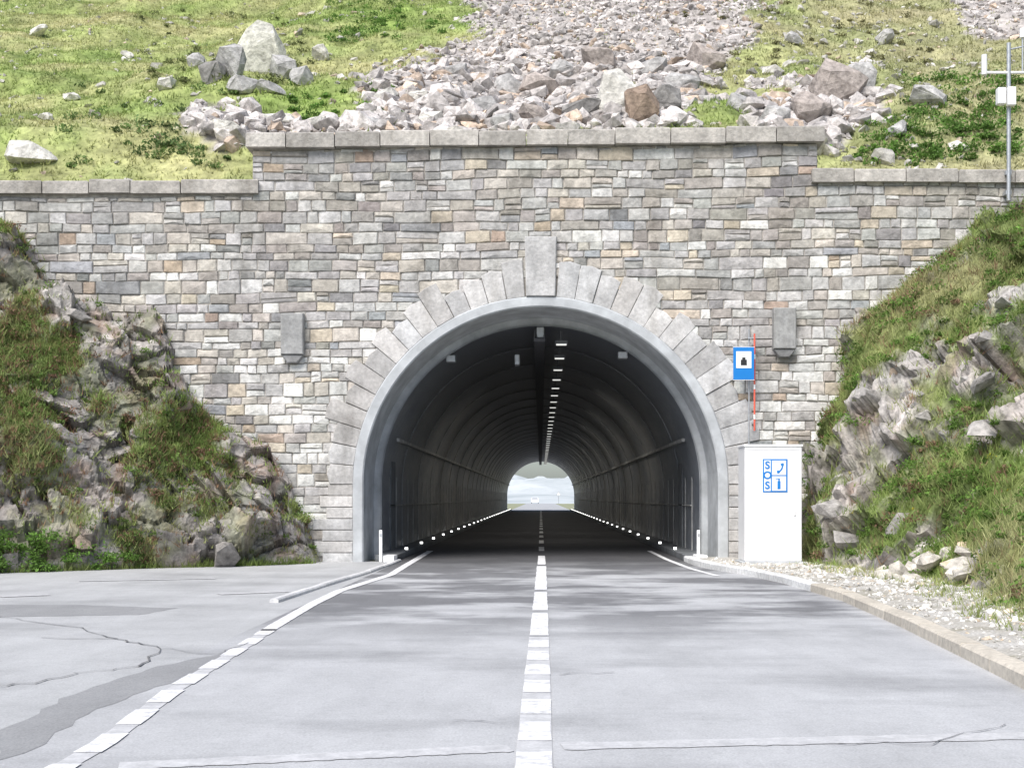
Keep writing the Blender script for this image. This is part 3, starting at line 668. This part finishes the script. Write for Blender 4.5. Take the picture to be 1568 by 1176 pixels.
N=42; P=np.stack([rng.uniform(5.6,6.9,N),rng.uniform(20.2,24.0,N),np.zeros(N)],-1); P[:,2]=.05+np.clip(P[:,0]-5.8,0,2)*.5; S=rng.uniform(.08,.24,N)
rocks('pale_rocks',P,S,rcols(N,(.64,.60,.53),.15))
N=3600; yy=rng.uniform(8,29,N); P=np.stack([np.interp(yy,[p[1] for p in kr],[p[0] for p in kr])+.24+rng.random(N)**.8*1.9,yy,np.full(N,.095)],-1); S=np.clip(rng.lognormal(-3.9,.5,N),.008,.09)
rocks('gravel_stones',P,S,rcols(N,(.68,.66,.62),.2))
# ------------------------------------------------------------ vegetation
def blades(name,P,n,Hh,C,nb=5,w=.02,spread=.08,lean=.5):
    N=len(P); P=np.repeat(P,nb,0); Hh=np.repeat(Hh,nb)*rng.uniform(.5,1.2,N*nb); C=np.repeat(C,nb,0)*rng.uniform(.75,1.3,(N*nb,1))
    M=N*nb; P=P+np.concatenate([rng.normal(0,spread,(M,2)),np.zeros((M,1))],1); P[:,2]-=.02
    a=rng.uniform(0,2*np.pi,M); wv=np.stack([np.cos(a),np.sin(a),np.zeros(M)],-1)*(w*rng.uniform(.7,1.4,M))[:,None]
    tip=P+np.stack([rng.normal(0,lean,M)*Hh,rng.normal(0,lean,M)*Hh,Hh],-1)
    V=np.stack([P-wv,P+wv,tip],1).reshape(-1,3); Fc=np.arange(M*3).reshape(-1,3)
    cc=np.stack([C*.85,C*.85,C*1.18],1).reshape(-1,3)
    return mesh(name,V,Fc,M_leaf,cols=np.clip(cc,.01,.7))
def leaves(name,P,R,nl,size,C):
    N=len(P); M=N*nl; c=np.repeat(P,nl,0); r=np.repeat(R,nl)
    d=rng.normal(0,1,(M,3)); d/=np.linalg.norm(d,axis=1)[:,None]; d*=rng.random((M,1))**.5; d[:,2]=np.abs(d[:,2])*.75
    c=c+d*r[:,None]; a=rng.normal(0,1,(M,3)); a/=np.linalg.norm(a,axis=1)[:,None]; b=np.cross(a,rng.normal(0,1,(M,3))); b/=np.linalg.norm(b,axis=1)[:,None]
    s=(size*rng.uniform(.6,1.4,M))[:,None]; V=np.stack([c-a*s,c+b*s*.45,c+a*s,c-b*s*.45],1).reshape(-1,3)
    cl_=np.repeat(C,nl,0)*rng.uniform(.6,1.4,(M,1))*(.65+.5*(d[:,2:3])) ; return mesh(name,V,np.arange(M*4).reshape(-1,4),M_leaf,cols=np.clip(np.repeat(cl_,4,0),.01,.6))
fc,fn,fa=facedata(HV,HQ)
P,n,i=scatter(HV,HQ,60000,(vis&~fs)*1.0+(vis&fs)*.07)
gc=grasscol(P)*1.15; r_=np.clip((P[:,0:1]-4)/8,0,1); gc=gc*(1-r_*.55)+np.array([.40,.355,.23])*r_*.55
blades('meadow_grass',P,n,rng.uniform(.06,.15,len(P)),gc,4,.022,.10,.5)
def patch(u0,u1,v0,v1,N,name,R=(.15,.4),col=(.14,.26,.055)):
    P=[]
    for _ in range(N):
        x,y,z=hit(random.uniform(u0,u1),random.uniform(v0,v1)); P.append((x,y,z))
    P=np.array(P); return leaves(name,P,rng.uniform(*R,len(P)),60,.05,np.array(col)*rng.uniform(.7,1.4,(len(P),1)))
patch(500,620,0,70,60,'shrub'); patch(1360,1568,120,250,100,'shrub'); patch(1260,1440,225,255,22,'shrub',(.12,.25)); patch(390,640,130,195,34,'shrub',(.1,.25)); patch(60,380,130,260,30,'shrub',(.1,.3),(.16,.24,.08)); patch(1330,1560,180,250,50,'shrub'); patch(650,680,30,60,8,'shrub',(.15,.3)); patch(200,310,190,245,16,'shrub',(.15,.35),(.14,.22,.08))
patch(1000,1450,0,110,40,'dry_shrub',(.1,.3),(.24,.23,.11)); patch(200,480,20,130,60,'dry_shrub',(.1,.35),(.19,.22,.09))
fc,fn,fa=facedata(LV,LQ); gw=(1-wR)*(fc[:,0]>-15)+.04
P,n,i=scatter(LV,LQ,17000,gw*(fc[:,0]>-15)*(fc[:,2]>.05)); C=grasscol(P,3.)*1.05; br_=rng.random(len(P))<.22; C[br_]=np.array([.30,.19,.12])
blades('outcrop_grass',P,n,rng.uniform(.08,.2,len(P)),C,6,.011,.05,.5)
P,n,i=scatter(LV,LQ,480,gw*(fc[:,0]>-14)*(fc[:,2]>.05)); C=np.array([.16,.25,.065])*rng.uniform(.7,1.4,(len(P),1)); q=rng.random(len(P))<.3; C[q]=np.array([.29,.18,.12]); leaves('outcrop_weeds',P,rng.uniform(.08,.25,len(P)),70,.03,C)
xx=-7.6-5.4*rng.random(170)**.8; P=np.stack([xx,interp(xx,yfL)+rng.uniform(-.2,.5,170),rng.uniform(0,.55,170)*np.clip((-7.4-xx)/1.5,.2,1.2)],-1); leaves('base_weeds',P,rng.uniform(.15,.38,170),110,.035,np.array([.17,.31,.065])*rng.uniform(.7,1.3,(170,1)))
xx=rng.uniform(-13,-4.9,900); P=np.stack([xx,interp(xx,yfL)+rng.uniform(-.15,.2,900),np.zeros(900)],-1); blades('base_grass',P,None,rng.uniform(.08,.25,900),grasscol(P)*.9,6,.01,.06,.4)
gw=((1-wRR)+.05)*(fcR[:,0]<15)*(fcR[:,1]>6)
P,n,i=scatter(RV,RQ,32000,gw); C=grasscol(P,6.)*1.1; q=rng.random(len(P))<.12; C[q]=np.array([.29,.19,.12]); near=P[:,1]<22; C[near]=C[near]*.6+np.array([.38,.38,.20])*.45
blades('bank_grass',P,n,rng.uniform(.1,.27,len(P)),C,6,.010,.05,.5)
P,n,i=scatter(RV,RQ,1150,gw*(fcR[:,1]>15)); C=np.array([.16,.28,.06])*rng.uniform(.65,1.4,(len(P),1)); q=rng.random(len(P))<.15; C[q]=np.array([.29,.19,.12]); leaves('bank_weeds',P,rng.uniform(.1,.34,len(P)),80,.035,C)
P,n,i=scatter(RV,RQ,60,gw*(fcR[:,1]>18)); leaves('yellow_flowers',P,rng.uniform(.05,.14,len(P)),16,.02,np.tile([.6,.52,.04],(len(P),1)))
N=300; yy=rng.uniform(9,27,N); P=np.stack([xb(yy)-rng.random(N)**2*.9,yy,np.full(N,.09)],-1); blades('shoulder_grass',P,None,rng.uniform(.06,.18,N),grasscol(P)*1.1,9,.008,.07,.5)
# ------------------------------------------------------------ beyond the tunnel
m,nt,b=newmat('distant_hill',.95,.05); nt.links.new(ramp(nt,noise(nt,.05,6),[(.35,(.40,.44,.45)),(.65,(.58,.61,.62))]),b.inputs['Base Color'])  # pale blue-grey: distance haze mixed into the hill colour
xs=np.linspace(-500,500,300); ys=np.linspace(330,900,50); X,Y=np.meshgrid(xs,ys); t=(Y-330)/570
Zz=t*(22*np.clip(fbm(P3(X*.03,Y*.015),4,3.)*1.6-.3,0,2))+np.abs(X)*.06*t
mesh('distant_hills',np.stack([X,Y,Zz-.05],-1).reshape(-1,3),quads(300,50),m,smooth=True)
ts=empty('warning_sign'); sy=300
cyl('pole',(3.9,sy,0),(3.9,sy,2.2),.05,M_steel,ts)
mesh('triangle',[(3.4,sy-.06,1.9),(4.4,sy-.06,1.9),(3.9,sy-.06,2.8)],[(0,1,2)],M_steel,parent=ts)
mesh('triangle_field',[(3.5,sy-.07,1.96),(4.3,sy-.07,1.96),(3.9,sy-.07,2.68)],[(0,1,2)],M_white,parent=ts)
car=empty('parked_car'); cx,cy_=-1.4,330
V=[];Fc=[]
secs=[(-2.1,.35,.75,.85),(-1.9,.3,.85,.9),(-1.2,.3,1.0,.9),(-.7,.3,1.45,.72),(.9,.3,1.48,.72),(1.6,.3,1.0,.88),(2.1,.35,.85,.85)]
for yy_,z0,z1,w in secs: V+=[(cx-.9,cy_+yy_,z0),(cx-.92,cy_+yy_,.8 if z1>.8 else z1-.02),(cx-w,cy_+yy_,z1),(cx+w,cy_+yy_,z1),(cx+.92,cy_+yy_,.8 if z1>.8 else z1-.02),(cx+.9,cy_+yy_,z0)]
for s in range(len(secs)-1):
    for i in range(6): Fc.append((s*6+i,s*6+(i+1)%6,s*6+6+(i+1)%6,s*6+6+i))
Fc+=[(0,1,2,3,4,5),tuple(range(len(V)-6,len(V)))[::-1]]
mesh('body',V,Fc,M_white,parent=car)
for sx in(-.85,.75):
    for sy in(-1.35,1.3): cyl('wheel',(cx+sx,cy_+sy,.33),(cx+sx+.12,cy_+sy,.33),.33,M_black,car)
mesh('windscreen',[(cx-.8,cy_-1.22,1.02),(cx+.8,cy_-1.22,1.02),(cx+.64,cy_-.76,1.42),(cx-.64,cy_-.76,1.42)],[(0,1,2,3)],M_steel,parent=car)
# ------------------------------------------------------------ light
w=D.worlds.new('World'); sc.world=w; w.use_nodes=True; nt=w.node_tree; bg=nt.nodes['Background']
sky=nt.nodes.new('ShaderNodeTexSky'); sky.sky_type='NISHITA'; sky.sun_disc=False; EL,AZ=50,-155
sky.sun_elevation=math.radians(EL); sky.sun_rotation=math.radians(AZ%360); sky.air_density=1.0; sky.dust_density=6.0; sky.ozone_density=1.0; sky.altitude=1500
nt.links.new(sky.outputs[0],bg.inputs[0]); bg.inputs[1].default_value=.15
sl=D.lights.new('sun','SUN'); sl.energy=4.6; sl.angle=math.radians(40); sl.color=(1,.97,.925); so=D.objects.new('sun',sl); link(so)
e,a=math.radians(EL),math.radians(AZ); dv=Vector((math.sin(a)*math.cos(e),math.cos(a)*math.cos(e),math.sin(e)))
so.rotation_euler=dv.to_track_quat('Z','Y').to_euler(); so.location=(-10,-10,30)
cam=D.cameras.new('camera'); cam.sensor_width=36; cam.lens=F/1568*36; cam.shift_x=-44/1568; cam.shift_y=174/1568; cam.clip_end=5000; cam.clip_start=.1
co=D.objects.new('camera',cam); co.location=(0,0,1.4); co.rotation_euler=(math.pi/2,0,0); link(co); sc.camera=co
sc.view_settings.view_transform='Standard'; sc.view_settings.look='None'; sc.view_settings.exposure=0
print('objects',len(D.objects))
